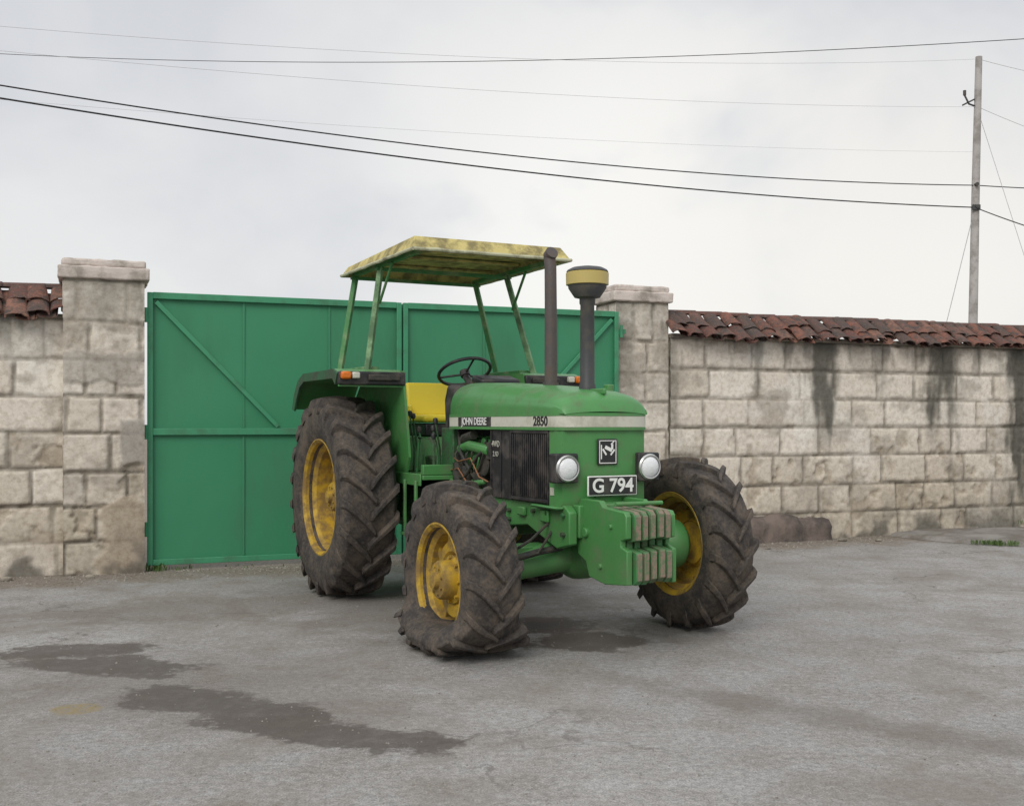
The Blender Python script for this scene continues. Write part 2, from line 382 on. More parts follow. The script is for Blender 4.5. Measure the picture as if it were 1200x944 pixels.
# stacks
g=G(); g.tube([(-.42,0,1.64),(-.42,0,2.2),(-.425,0,2.5),(-.44,0,2.58)],[.045,.043,.042,.042],20); g.cyl((-.42,0,1.62),(-.42,0,1.70),.055,n=20); g.obj('exhaust_pipe',M['exh'],T)
g=G(); g.cyl((-.445,0,2.58),(-.40,0,2.605),.045,n=16); g.obj('exhaust_flap',M['exh'],T)
g=G(); g.lathe([(.055,1.60),(.055,1.66),(.048,1.68),(.046,2.19),(.052,2.20),(.052,2.23),(.075,2.25)],(.076,0,0),'z',24); g.obj('air_intake_stem',M['stack'],T)
g=G(); g.lathe([(.05,2.232),(.085,2.24),(.125,2.30),(.128,2.335)],(.076,0,0),'z',32); g.obj('pre_cleaner_bowl',M['stack'],T)
g=G(); g.lathe([(.128,2.320),(.140,2.322),(.141,2.398),(.132,2.405)],(.076,0,0),'z',32); g.obj('pre_cleaner_ring',mat('faded_yellow_bowl',(.50,.40,.13),.4,bump=.05),T)
g=G(); g.lathe([(.132,2.404),(.138,2.408),(.13,2.42),(.10,2.435),(.04,2.445),(.001,2.447)],(.076,0,0),'z',32); g.obj('pre_cleaner_cap',M['stack'],T)
# engine
g=G()
g.rb(-1.42,-.70,-.20,.20,.62,1.32); g.rb(-1.35,-.75,-.24,-.05,1.12,1.30)
for i in range(4): g.cyl((-1.30+i*.16,-.26,1.27),(-1.30+i*.16,-.20,1.27),.04)
g.tube([(-1.32,-.28,1.22),(-1.1,-.31,1.25),(-.78,-.30,1.22)],.04); g.rb(-1.38,-1.1,-.29,-.2,.84,1.0); g.cyl((-1.02,-.30,1.12),(-1.02,-.20,1.12),.07)
g.tube([(-1.42,-.32,.98),(-1.1,-.34,.96),(-.8,-.33,1.0)],.022)
g.obj('engine_block',M['green'],T,bevel=.01)
g=G()
g.cyl((-1.30,-.30,.90),(-1.30,-.30,1.12),.055); g.cyl((-1.16,-.30,.92),(-1.16,-.30,1.10),.045); g.cyl((-.86,-.31,1.12),(-.86,-.18,1.12),.085); g.cyl((-.80,-.28,.92),(-.80,-.16,.92),.09)
g.tube([(-1.40,-.26,1.34),(-1.2,-.34,1.20),(-1.05,-.32,1.05),(-.95,-.28,.95)],.014); g.tube([(-1.35,-.30,1.0),(-1.1,-.35,1.02),(-.9,-.34,1.18),(-.75,-.3,1.28)],.012)
for i in range(6): g.tube([(-1.34+i*.1,-.24,1.3),(-1.32+i*.1,-.33,1.18+.02*(i%2)),(-1.25+i*.06,-.32,1.04),(-1.2+i*.04,-.24,.98)],.008)
g.rb(-1.0,-.9,-.33,-.22,.95,1.06); g.box((-.76,-.29,1.22),(.08,.06,.12)); g.rb(-1.34,-1.05,-.30,-.2,.70,.83)
g.cyl((-1.22,-.30,1.30),(-1.05,-.30,1.33),.035)
g.obj('engine_auxiliaries',M['engine'],T,bevel=.005)
g=G(); g.tube([(-1.38,-.31,1.15),(-1.22,-.35,1.13),(-1.0,-.35,1.16),(-.85,-.35,1.03),(-.74,-.33,1.0)],.006); g.tube([(-1.4,-.33,1.06),(-1.2,-.36,1.08),(-.98,-.35,.93)],.006); g.obj('fuel_lines',M['copper'],T)
g=G(); g.rb(-.95,-.45,-.46,-.31,.50,.72); g.rb(-.90,-.50,-.455,-.315,.722,.76); g.obj('tool_box',M['engine'],T,bevel=.015)
# transmission, rear axle, platform
g=G(); g.prism([(-3.0,.55),(-3.0,1.05),(-2.1,1.15),(-1.425,1.05),(-1.425,.58),(-2.2,.48)],-.24,.24)
g.cyl((-2.45,-.72,.81),(-2.45,.72,.81),.13); g.cyl((-2.45,-.76,.81),(-2.45,-.62,.81),.20); g.cyl((-2.45,.62,.81),(-2.45,.76,.81),.20); g.cyl((-2.45,-.4,.81),(-2.45,-.24,.81),.22); g.cyl((-2.45,.24,.81),(-2.45,.4,.81),.22)
g.rb(-2.3,-1.5,-.4,-.26,.62,.9)
g.obj('transmission',M['green_dark'],T,bevel=.015)
g=G(); g.rb(-2.15,-1.40,-.56,.56,.985,1.02); g.rb(-2.15,-1.42,-.575,-.562,.94,1.03); g.rb(-1.45,-1.40,-.56,-.305,1.022,1.10)
g.rb(-1.72,-1.46,-.62,-.44,.55,.575); g.rb(-1.72,-1.69,-.60,-.577,.577,.98); g.rb(-1.49,-1.46,-.60,-.577,.577,.98)
g.prism([(-2.9,1.025),(-2.9,1.30),(-2.2,1.30),(-2.1,1.025)],-.5,.5)
g.obj('platform_and_step',M['green'],T,bevel=.006)
gl=G(); gk=G()
for u,v,h in((-1.75,-.28,1.42),(-1.68,-.33,1.36),(-1.95,-.34,1.35),(-2.1,-.36,1.48),(-2.18,-.30,1.46),(-1.6,-.36,1.30)):
    gl.tube([(u,v,1.0),(u+.02,v,1.2),(u-.03,v-.02,h)],.008); gk.lathe([(.001,-.025),(.018,-.02),(.022,0),(.016,.02),(.001,.026)],(u-.03,v-.02,h+.015),'z',12)
gl.tube([(-1.45,-.45,1.03),(-1.45,-.45,1.25),(-1.52,-.45,1.30),(-1.75,-.45,1.30),(-1.8,-.45,1.03)],.012)
gl.obj('levers',M['green_dark'],T); gk.obj('lever_knobs',M['black'],T)
# seat
def pad(c,d,rot=None): return G().box(c,d,rot)
g=pad((-2.66,0,1.62),(.07,.42,.30),Matrix.Rotation(R(-10),3,'Y')); g.box((-2.62,-.215,1.50),(.18,.05,.16)); g.box((-2.62,.215,1.50),(.18,.05,.16)); g.obj('seat_backrest',M['seat'],T,bevel=.03,segs=4)
g=pad((-2.45,0,1.455),(.44,.43,.07)); g.obj('seat_cushion',M['seat'],T,bevel=.03,segs=4)
g=pad((-2.46,0,1.36),(.40,.38,.11)); g.box((-2.45,0,1.24),(.26,.24,.14)); g.obj('seat_suspension',M['black'],T,bevel=.015)
# fenders
for s in(-1,1):
    tg='a' if s<0 else 'b'
    a,b=s*.54,s*1.08
    out=[(-1.84,1.70),(-1.87,1.815),(-1.95,1.84),(-2.78,1.835),(-2.95,1.78),(-3.07,1.66),(-3.13,1.54)]
    inn=[(-1.855,1.70),(-1.885,1.805),(-1.96,1.826),(-2.775,1.821),(-2.94,1.766),(-3.055,1.65),(-3.115,1.535)]
    g=G(); n=len(out)
    for i in range(n-1): g.prism([out[i],out[i+1],inn[i+1],inn[i]],min(a,b),max(a,b))
    lip=G()
    lo=[(-1.90,1.715),(-1.97,1.765),(-2.77,1.765),(-2.90,1.72),(-3.0,1.61),(-3.06,1.52)]
    up=[(-1.845,1.80),(-1.95,1.838),(-2.78,1.833),(-2.95,1.778),(-3.07,1.658),(-3.13,1.538)]
    for i in range(5): lip.prism([up[i],up[i+1],lo[i+1],lo[i]],b-s*.004,b+s*.012)
    lip.obj('fender_lip_'+tg,M['lip'],T)
    g.prism([(-1.86,1.83),(-2.78,1.83),(-3.05,1.6),(-3.12,1.3),(-3.1,1.0),(-1.80,1.0),(-1.72,1.15),(-1.78,1.45)],a-.01,a+.01)
    g.obj('fender_'+tg,M['green'],T)
    g=G(); g.box((-1.845,s*.81,1.765),(.05,.55,.105)); g.obj('fender_front_strip_'+tg,M['black'],T,bevel=.012)
    g=G(); g.box((-1.80,s*1.035,1.785),(.05,.08,.06)); g.obj('fender_light_'+tg,M['orange'],T,bevel=.015)
    g=G(); g.box((-1.80,s*.955,1.785),(.045,.06,.05)); g.obj('fender_marker_'+tg,M['stripe'],T,bevel=.01)
    g=G(); g.box((-1.81,s*.72,1.77),(.03,.26,.05)); g.obj('fender_lamp_housing_'+tg,M['engine'],T,bevel=.01)
    g=G(); g.box((-2.5,s*.70,1.86),(.7,.12,.03)); g.obj('fender_rail_'+tg,M['postd'],T,bevel=.006)
# canopy posts
gp=G(); gq=G()
def post(g,p1,p2,w=.05): g.cyl(p1,p2,w*.62,n=4)
for s in(-1,1):
    post(gp,(-2.1,s*.76,1.83),(-2.28,s*.58,2.70)); post(gq,(-2.82,s*.76,1.83),(-2.92,s*.58,2.70))
gp.obj('canopy_posts_front',M['post'],T,bevel=.005); gq.obj('canopy_posts_rear',M['postd'],T,bevel=.005)
g=G(); 
for u in(-2.28,-2.92): g.rb(u-.025,u+.025,-.62,.62,2.675,2.70)
for v in(-.58,.58): g.rb(-2.95,-1.45,v-.02,v+.02,2.702,2.735)
g.tube([(-2.22,-.61,2.40),(-1.95,-.60,2.70)],.012); g.tube([(-2.22,.61,2.40),(-1.95,.60,2.70)],.012)
g.obj('canopy_frame',M['postd'],T)
# canopy pan
g=G()
def rect(u0,u1,v,z0,z1): return [(u0,-v,z0),(u1,-v,z1),(u1,v,z1),(u0,v,z0)]
A=rect(-2.98,-1.40,.63,2.790,2.825); B=rect(-3.03,-1.31,.675,2.715,2.715); B2=rect(-3.01,-1.33,.655,2.712,2.712); A2=rect(-2.97,-1.41,.62,2.775,2.81)
vs=A+B+B2+A2
fs=[(0,1,2,3),(12,15,14,13)]
for i in range(4):
    j=(i+1)%4; fs+=[(i,j,4+j,4+i),(4+i,4+j,8+j,8+i),(8+i,8+j,12+j,12+i)]
g.add(vs,fs)
g.obj('canopy_roof',M['canopy'],T,bevel=.006)
g=G()
for u in(-1.75,-2.1,-2.6): g.rb(u-.03,u+.03,-.6,.6,2.762,2.780)
g.obj('canopy_ribs',M['canopy'],T,bevel=.004)
g=G()
pts=[B[0],B[1],B[2],B[3],B[0]]
for i in range(4):
    p=Vector(pts[i]);q=Vector(pts[i+1]); k=14
    g.tube([p.lerp(q,t/k)+Vector((0,0,.006*noise.noise(Vector((i*5.1+t*.7,1,2))))) for t in range(k+1)],.014,8)
g.obj('canopy_rim',M['canopy_side'],T)

# ================================================================== WALL FRAME
ANG=math.atan2(.366,.930); W=Vector((.930,.366,0)).normalized(); N=Vector((-W.y,W.x,0)); G0=Vector((-3.52,10.41,0))
def wframe(name,s,y=0): 
    p=G0+W*s+N*y; return empty(name,p,ANG)
def fb(x,y,z=0,o=4): return noise.fractal(Vector((x,y,z)),.9,2.1,o,noise_basis='PERLIN_ORIGINAL')
def ss(a,b,x):
    t=max(0,min(1,(x-a)/(b-a))); return t*t*(3-2*t)
def lerp(a,b,t): return tuple(a[i]+(b[i]-a[i])*t for i in range(3))
def stone_mat():
    m,nt,b=new_mat('weathered_coral_stone'); at=nt.new('ShaderNodeAttribute',attribute_name='Col'); tc=nt.new('ShaderNodeTexCoord'); v=tc.outputs['Object']
    n=nt.noise(v,18,6,.72); n2=nt.noise(v,90,3,.7)
    f=nt.ramp(n,.32,.56,(.76,.73,.69,1),(1.05,1.05,1.05,1))
    c=nt.mix(1.0,at.outputs['Color'],f,'MULTIPLY')
    pits=nt.ramp(n2,.60,.72); c=nt.mix(nt.math('MULTIPLY',pits,.28),c,(.20,.165,.125))
    nt.lk(c,b.inputs['Base Color']); b.inputs['Roughness'].default_value=.93; b.inputs['Specular IOR Level'].default_value=.2
    h=nt.math('SUBTRACT',n,nt.math('MULTIPLY',n2,.35))
    nt.lk(nt.bump(h,.5,.013),b.inputs['Normal']); return m
STONE=stone_mat()
def stone_face(name,parent,org,xd,L,z0,H,seed,streaks=(),kind='wall',res=.024,soff=0.0,patches=()):
    rnd=random.Random(seed); xd=Vector(xd); nd=Vector((xd.y,-xd.x,0))
    cz=[0]
    while cz[-1]<H-.2: cz.append(cz[-1]+rnd.uniform(.31,.37))
    cz[-1]=H
    rows=[]
    for i in range(len(cz)-1):
        xs=[-rnd.uniform(0,.5)]
        while xs[-1]<L+.1: xs.append(xs[-1]+(rnd.uniform(.42,.80) if kind=='wall' else rnd.uniform(.26,.46)))
        rows.append((xs,[(rnd.random(),rnd.random(),rnd.random()) for _ in xs]))
    nx=max(2,int(L/res)); nz=max(2,int(H/res)); V=[];C=[]
    for j in range(nz+1):
        z=H*j/nz
        for i in range(nx+1):
            x=L*i/nx; wx=x+soff
            wz=z+.012*fb(wx*2.2,z*2.2,seed,2); wxx=x+.018*fb(wx*3,z*3,seed+9,2)
            r=0
            while r<len(cz)-2 and wz>cz[r+1]: r+=1
            xs,rv=rows[r]; q=0
            while q<len(xs)-2 and wxx>xs[q+1]: q+=1
            dv=min(abs(wz-cz[r]) if r>0 else 9,abs(cz[r+1]-wz)); dh=min(abs(wxx-xs[q]),abs(xs[q+1]-wxx)); dj=min(dv,dh)
            br,bg,bb=rv[q]
            big=fb(wx*.8,z*.9,seed+3,4); med=fb(wx*4,z*4,seed+5,5); fine=fb(wx*14,z*14,seed+7,3)
            ren=ss(.12,.38,big+.25*med)
            jm=1-ss(.010,.026,dj+.007*med); jm*=(1-.50*ren)*(1 if dv<dh else .85)
            er=(1-ss(0,.06,dj))
            h=-.022*jm+.009*med+.005*fine+(br-.5)*.016
            pit=ss(.16,.45,med-.15+.25*bg)*(.3+bg)*(.22+.78*(1-ss(.9,1.7,z)))
            h-=.030*pit*(1-ren*.6)
            if kind!='wall': h*=.25+.75*max(0,min(1,min(x,L-x)/.05))
            base=lerp((.80,.755,.67),(.62,.565,.48),br*.95)
            base=lerp(base,(.68,.60,.535),bb*.4)
            lowf=1-ss(.3,1.6,z)
            base=lerp(base,(.47,.41,.315),lowf*(.20+.6*bg))
            base=lerp(base,(.76,.73,.67),ren*.5*(1-lowf*.7))
            g1=ss(.10,.42,fb(wx*1.7,z*2.6,seed+11,6)+.05+.20*(bg-.5)+.14*er)
            base=lerp(base,(.35,.315,.265),g1*.55)
            base=lerp(base,(.37,.31,.235),min(1,pit)*.60)
            base=lerp(base,(.21,.185,.15),min(1,jm*(.62+.5*abs(med)+.25*lowf)))
            if kind=='pillar':
                base=lerp(base,(.37,.33,.27),.08+.52*ss(.0,.4,big+med*.6))
            for (px,pz,pw,ph_,pc,pa) in patches:
                e=max(abs(x-px)/pw,abs(z-pz)/ph_)+.35*fb(wx*4,z*4,seed+31,4); k=1-ss(.85,1.0,e); base=lerp(base,pc,k*pa); h=h*(1-k)+.010*k
            st=fb(wx*5.5,z*.7,seed+13,4); topd=ss(H-.6,H,z)
            mk=ss(.15,.6,st+.25*topd-.12+.25*med)*topd*.6
            bt=(1-ss(.05,.55,z+.15*med))*ss(-.20,.20,fb(wx*2.0,z*2,seed+17,4)+.08); mk=max(mk,.78*bt)
            for (sc,sw,zl,amt) in streaks:
                e=abs(x-sc+.05*fb(wx*2,z*3,seed+20,3))/sw
                k=(1-ss(.35,1.35,e+.6*fb(wx*7,z*2.0,seed+23,5)))*ss(zl-.45,zl+.45,z+.6*st+.15*med)
                mk=max(mk,k*amt)
            base=lerp(base,(.095,.092,.078),max(0,min(1,mk)))
            p=Vector(org)+xd*x+nd*h+Vector((0,0,z0+z)); V.append(tuple(p)); C.append((*base,1))
    F=[]; n=nx+1
    for j in range(nz):
        for i in range(nx): a=j*n+i; F.append((a,a+1,a+n+1,a+n))
    me=bpy.data.meshes.new(name); me.from_pydata(V,[],F); me.shade_smooth()
    ca=me.color_attributes.new('Col','FLOAT_COLOR','POINT'); ca.data.foreach_set('color',np.array(C,dtype=np.float32).ravel())
    me.materials.append(STONE); ob=bpy.data.objects.new(name,me); scn.collection.objects.link(ob); ob.parent=parent; return ob
BACK=mat('mortar_core',(.30,.27,.22),.95,bump=.5,bscale=30,dirt=(.08,.07,.06),damt=.5)
def tile_mat():
    m,nt,b=new_mat('old_clay_tile'); tc=nt.new('ShaderNodeTexCoord'); v=tc.outputs['Object']
    at=nt.new('ShaderNodeAttribute',attribute_name='Col')
    n=nt.noise(v,9,6,.75); n2=nt.noise(v,50,4,.7)
    c=nt.mix(nt.ramp(n,.40,.60),at.outputs['Color'],(.060,.048,.042)); c=nt.mix(nt.ramp(n2,.56,.75),c,(.25,.17,.125))
    nt.lk(c,b.inputs['Base Color']); b.inputs['Roughness'].default_value=.9; nt.lk(nt.bump(n2,.6,.012),b.inputs['Normal']); return m
TILE=tile_mat()
def setcol(ob,c):
    ca=ob.data.color_attributes.new('Col','FLOAT_COLOR','POINT'); ca.data.foreach_set('color',np.array([(*c,1)]*len(ob.data.vertices),dtype=np.float32).ravel())
def tiles(name,parent,L,zt,ze,yb,yf,seed,pitch=.20):
    rnd=random.Random(seed); V=[];F=[];C=[]
    slope=Vector((0,yf-yb,ze-zt)); ln=slope.length; sd=slope.normalized(); up=Vector((0,sd.z,-sd.y)); 
    if up.z<0: up=-up
    def barrel(x,a,b,r0,r1,lift,convex,col):
        k=9; o=len(V); th0=rnd.uniform(-.22,.22); tip=rnd.uniform(-.012,.012)
        ed=[rnd.uniform(-.012,.012) for _ in range(k)]
        for layer in(0,.016):
            for t,r in((a,r0),(b,r1)):
                for j in range(k):
                    ang=math.pi*j/(k-1)
                    rr=r-layer; dx=math.cos(ang)*rr; dh=(math.sin(ang)*rr*.50 if convex else -math.sin(ang)*rr*.35)+lift+tip*(j/(k-1)-.5)*2
                    tt=t+(ed[j] if t==b else 0)
                    p=Vector((x+dx+th0*(t-a)*.5,yb,zt))+sd*tt+up*dh; V.append(tuple(p)); C.append((*col,1))
        for j in range(k-1):
            F.append((o+j,o+j+1,o+k+j+1,o+k+j)); q=o+2*k; F.append((q+j,q+j+1,q+k+j+1,q+k+j)); F.append((o+k+j,o+k+j+1,q+k+j+1,q+k+j)); F.append((o+j,o+j+1,q+j+1,q+j))
    x=.05
    while x<L:
        for row in range(2):
            a=row*ln*.46+rnd.uniform(-.03,.03); b=a+ln*.60+rnd.uniform(-.05,.045)
            if row==1 and rnd.random()<.12: b-=.10
            c=rnd.choice([(.19,.070,.045),(.22,.085,.055),(.14,.055,.040),(.16,.08,.06),(.23,.11,.075),(.10,.057,.046)])
            barrel(x+rnd.uniform(-.02,.02),a,b,.088,.108,.03-row*.015+rnd.uniform(-.004,.016),True,c)
            barrel(x+pitch/2,a,b-rnd.uniform(0,.03),.09,.09,.02,False,c)
        x+=pitch*rnd.uniform(.88,1.12)
    me=bpy.data.meshes.new(name); me.from_pydata(V,[],F); me.shade_smooth(); me.set_sharp_from_angle(angle=R(50))
    ca=me.color_attributes.new('Col','FLOAT_COLOR','POINT'); ca.data.foreach_set('color',np.array(C,dtype=np.float32).ravel())
    me.materials.append(TILE); ob=bpy.data.objects.new(name,me); scn.collection.objects.link(ob); ob.parent=parent
    g=G(); xx=0
    while xx<L:
        l=rnd.uniform(.36,.42); rows=[]; dz=rnd.uniform(-.008,.008)
        for t,r in((0,.075),(l+.04,.09)):
            rows.append([(xx+t,yb+.03+math.cos(math.pi*j/8)*r,zt+dz+.03+math.sin(math.pi*j/8)*r*.6+rnd.uniform(0,.004)) for j in range(9)])
        g.grid(rows); xx+=l
    setcol(g.obj(name+'_ridge',TILE,parent),(.14,.062,.046))
WR=wframe('stone_wall',5.75); LR=16.0
stone_face('wall_face',WR,(0,0,0),(1,0,0),LR,-.02,2.42,11,streaks=[(2.12,.22,1.40,.92),(4.02,.27,1.42,.92),(5.30,.19,.3,.95),(.02,.10,1.2,.5),(7.4,.2,1.4,.9),(3.05,.10,2.1,.6),(1.2,.05,2.0,.5)],soff=3,res=.024)
g=G(); g.rb(0,LR,.05,.36,0,2.44); g.obj('wall_core',BACK,WR)
tiles('tile_coping',WR,LR,2.67,2.40,.22,-.16,5)
g=G(); g.rb(0,LR,-.04,.30,2.40,2.45); g.obj('wall_top_mortar',BACK,WR,bevel=.01)
PLI=mat('dark_plinth_stone',(.17,.135,.115),.95,dirt=(.05,.042,.038),damt=.6,dscale=4,bump=.8,bscale=25,var=.3)
def rough(ob,st=.022,lv=4,sc=.09):
    sb=ob.modifiers.new('sub','SUBSURF'); sb.subdivision_type='SIMPLE'; sb.levels=lv; sb.render_levels=lv
    tx=bpy.data.textures.new('rough_clouds','CLOUDS'); tx.noise_scale=sc
    d=ob.modifiers.new('disp','DISPLACE'); d.texture=tx; d.strength=st; d.mid_level=.5
g=G(); rows=[]
for i in range(49):
    x=.93+1.2*i/48; hz=.29+.03*fb(x*3,1,4)-(.04 if i>30 else 0); dy=-.15+.03*fb(x*4,3,2); e=.03*fb(x*9,2,7)
    rows.append([(x,dy-.02+e,-.01),(x,dy+.015*fb(x*11,5,1),.08),(x,dy-.01+.02*fb(x*10,8,1),.16),(x,dy+.01+e*.5,hz-.05),(x,dy+.05,hz),(x,.03,hz+.02)])
g.grid(rows); n=6; g.f.append(tuple(range(6))); g.f.append(tuple(range(48*6,49*6)))
g.obj('wall_plinth',PLI,WR,ang=60)
WL=wframe('stone_wall',-6.7); LL=6.0
stone_face('wall_face',WL,(0,0,0),(1,0,0),LL,-.02,2.42,21,soff=20,res=.020)
g=G(); g.rb(0,LL,.05,.36,0,2.44); g.obj('wall_core',BACK,WL)
tiles('tile_coping',WL,LL,2.66,2.38,.22,-.14,8)
g=G(); g.rb(0,LL,-.04,.30,2.39,2.43); g.obj('wall_top_mortar',BACK,WL,bevel=.01)
CAP=mat('pillar_cap_concrete',(.60,.53,.48),.9,dirt=(.27,.24,.20),damt=.5,dscale=5,bump=.4,bscale=40,var=.2)
def pillar(s,wd,yf,yb,H,capz,seed,st,pa=()):
    P=wframe('gate_pillar',s)
    stone_face('pillar_front',P,(0,yf,0),(1,0,0),wd,-.02,H+.02,seed,kind='pillar',res=.016,soff=seed,streaks=st,patches=pa)
    stone_face('pillar_side_a',P,(wd,yf,0),(0,1,0),yb-yf,-.02,H+.02,seed+1,kind='pillar',res=.03,soff=seed+2)
    stone_face('pillar_side_b',P,(0,yb,0),(0,-1,0),yb-yf,-.02,H+.02,seed+2,kind='pillar',res=.03,soff=seed+4)
    g=G(); g.rb(.04,wd-.04,yf+.04,yb-.04,0,H); g.obj('pillar_core',BACK,P)
    g=G(); g.rb(-.045,wd+.045,yf-.045,yb+.045,H,H+capz*.62); rough(g.obj('pillar_cap',CAP,P,bevel=.018,segs=3))
    g=G(); g.rb(-.015,wd+.015,yf-.015,yb+.015,H+capz*.60,H+capz); rough(g.obj('pillar_cap_top',CAP,P,bevel=.025,segs=3))
pillar(-.73,.715,-.13,.45,2.76,.19,41,[(.35,.30,2.55,.40)],[(.52,.35,.24,.38,(.42,.35,.27),.8),(.62,1.25,.14,.25,(.34,.32,.29),.75),(.30,1.95,.40,.16,(.38,.35,.31),.65)])
pillar(5.06,.68,.03,.55,2.80,.19,51,[(.05,.16,1.5,.40)],[(.2,2.05,.2,.2,(.38,.34,.29),.65)])
# ================================================================== GATE
GM=mat('green_gate_paint',(.038,.240,.118),.48,dirt=(.048,.200,.102),damt=.4,dscale=.9,bump=.05,bscale=4,var=.10,streak=True)
GF=mat('green_gate_frame',(.050,.275,.140),.5,dirt=(.06,.18,.10),damt=.4,dscale=4,bump=.1,bscale=20,var=.10)
GT=wframe('metal_gate',0)
def leaf(x0,x1,mir,tag):
    zb,zt=.05,2.67
    g=G(); nx,nz=50,36; rows=[]
    for j in range(nz+1):
        z=zb+(zt-zb)*j/nz; rows.append([(x0+(x1-x0)*i/nx,.008*fb((x0+(x1-x0)*i/nx)*1.3,z*1.1,3.3),z) for i in range(nx+1)])
    g.grid(rows); g.obj('gate_sheet_'+tag,GM,GT,recalc=False)
    g=G(); d0,d1=-.045,-.012
    g.rb(x0,x0+.05,d0,d1,zb,zt); g.rb(x1-.05,x1,d0,d1,zb,zt)
    g.rb(x0+.051,x1-.051,d0+.002,d1,zt-.06,zt+.003); g.rb(x0+.051,x1-.051,d0+.002,d1,zb,zb+.055); g.rb(x0+.051,x1-.051,d0+.004,d1,1.30,1.365)
    def diag(a,b):
        a=Vector((a[0],-.028,a[1]));b=Vector((b[0],-.028,b[1])); dd=b-a
        g.box((a+b)/2,(dd.length,.026,.042),Matrix.Rotation(-math.atan2(dd.z,dd.x),3,'Y'))
    if not mir: diag((x0+.08,zt-.09),(x0+1.24,1.38))
    else: diag((x1-.08,zt-.09),(x1-1.24,1.38))
    g.obj('gate_frame_'+tag,GF,GT,bevel=.004)
    g=G()
    for k in(.36,.70):
        x=x0+(x1-x0)*k; g.rb(x-.010,x+.010,-.0125,-.004,zb+.056,1.298); g.rb(x-.008,x+.012,-.0125,-.004,1.367,zt-.061)
    g.obj('gate_seams_'+tag,GM,GT,bevel=.002)
leaf(.015,2.53,False,'a'); leaf(2.55,5.06,True,'b')
g=G(); g.rb(2.50,2.58,.02,.03,.05,2.66)
for z in(.4,1.33,2.45):
    for x in(.0,5.09): g.cyl((x,-.05,z-.07),(x,-.05,z+.07),.018); g.box((x,-.03,z),(.12,.02,.05))
g.obj('gate_hinges',GF,GT)
g=G(); g.rb(2.48,2.60,-.06,-.046,1.42,1.50); g.cyl((2.42,-.06,1.46),(2.68,-.06,1.46),.012); g.obj('gate_bolt',GF,GT)
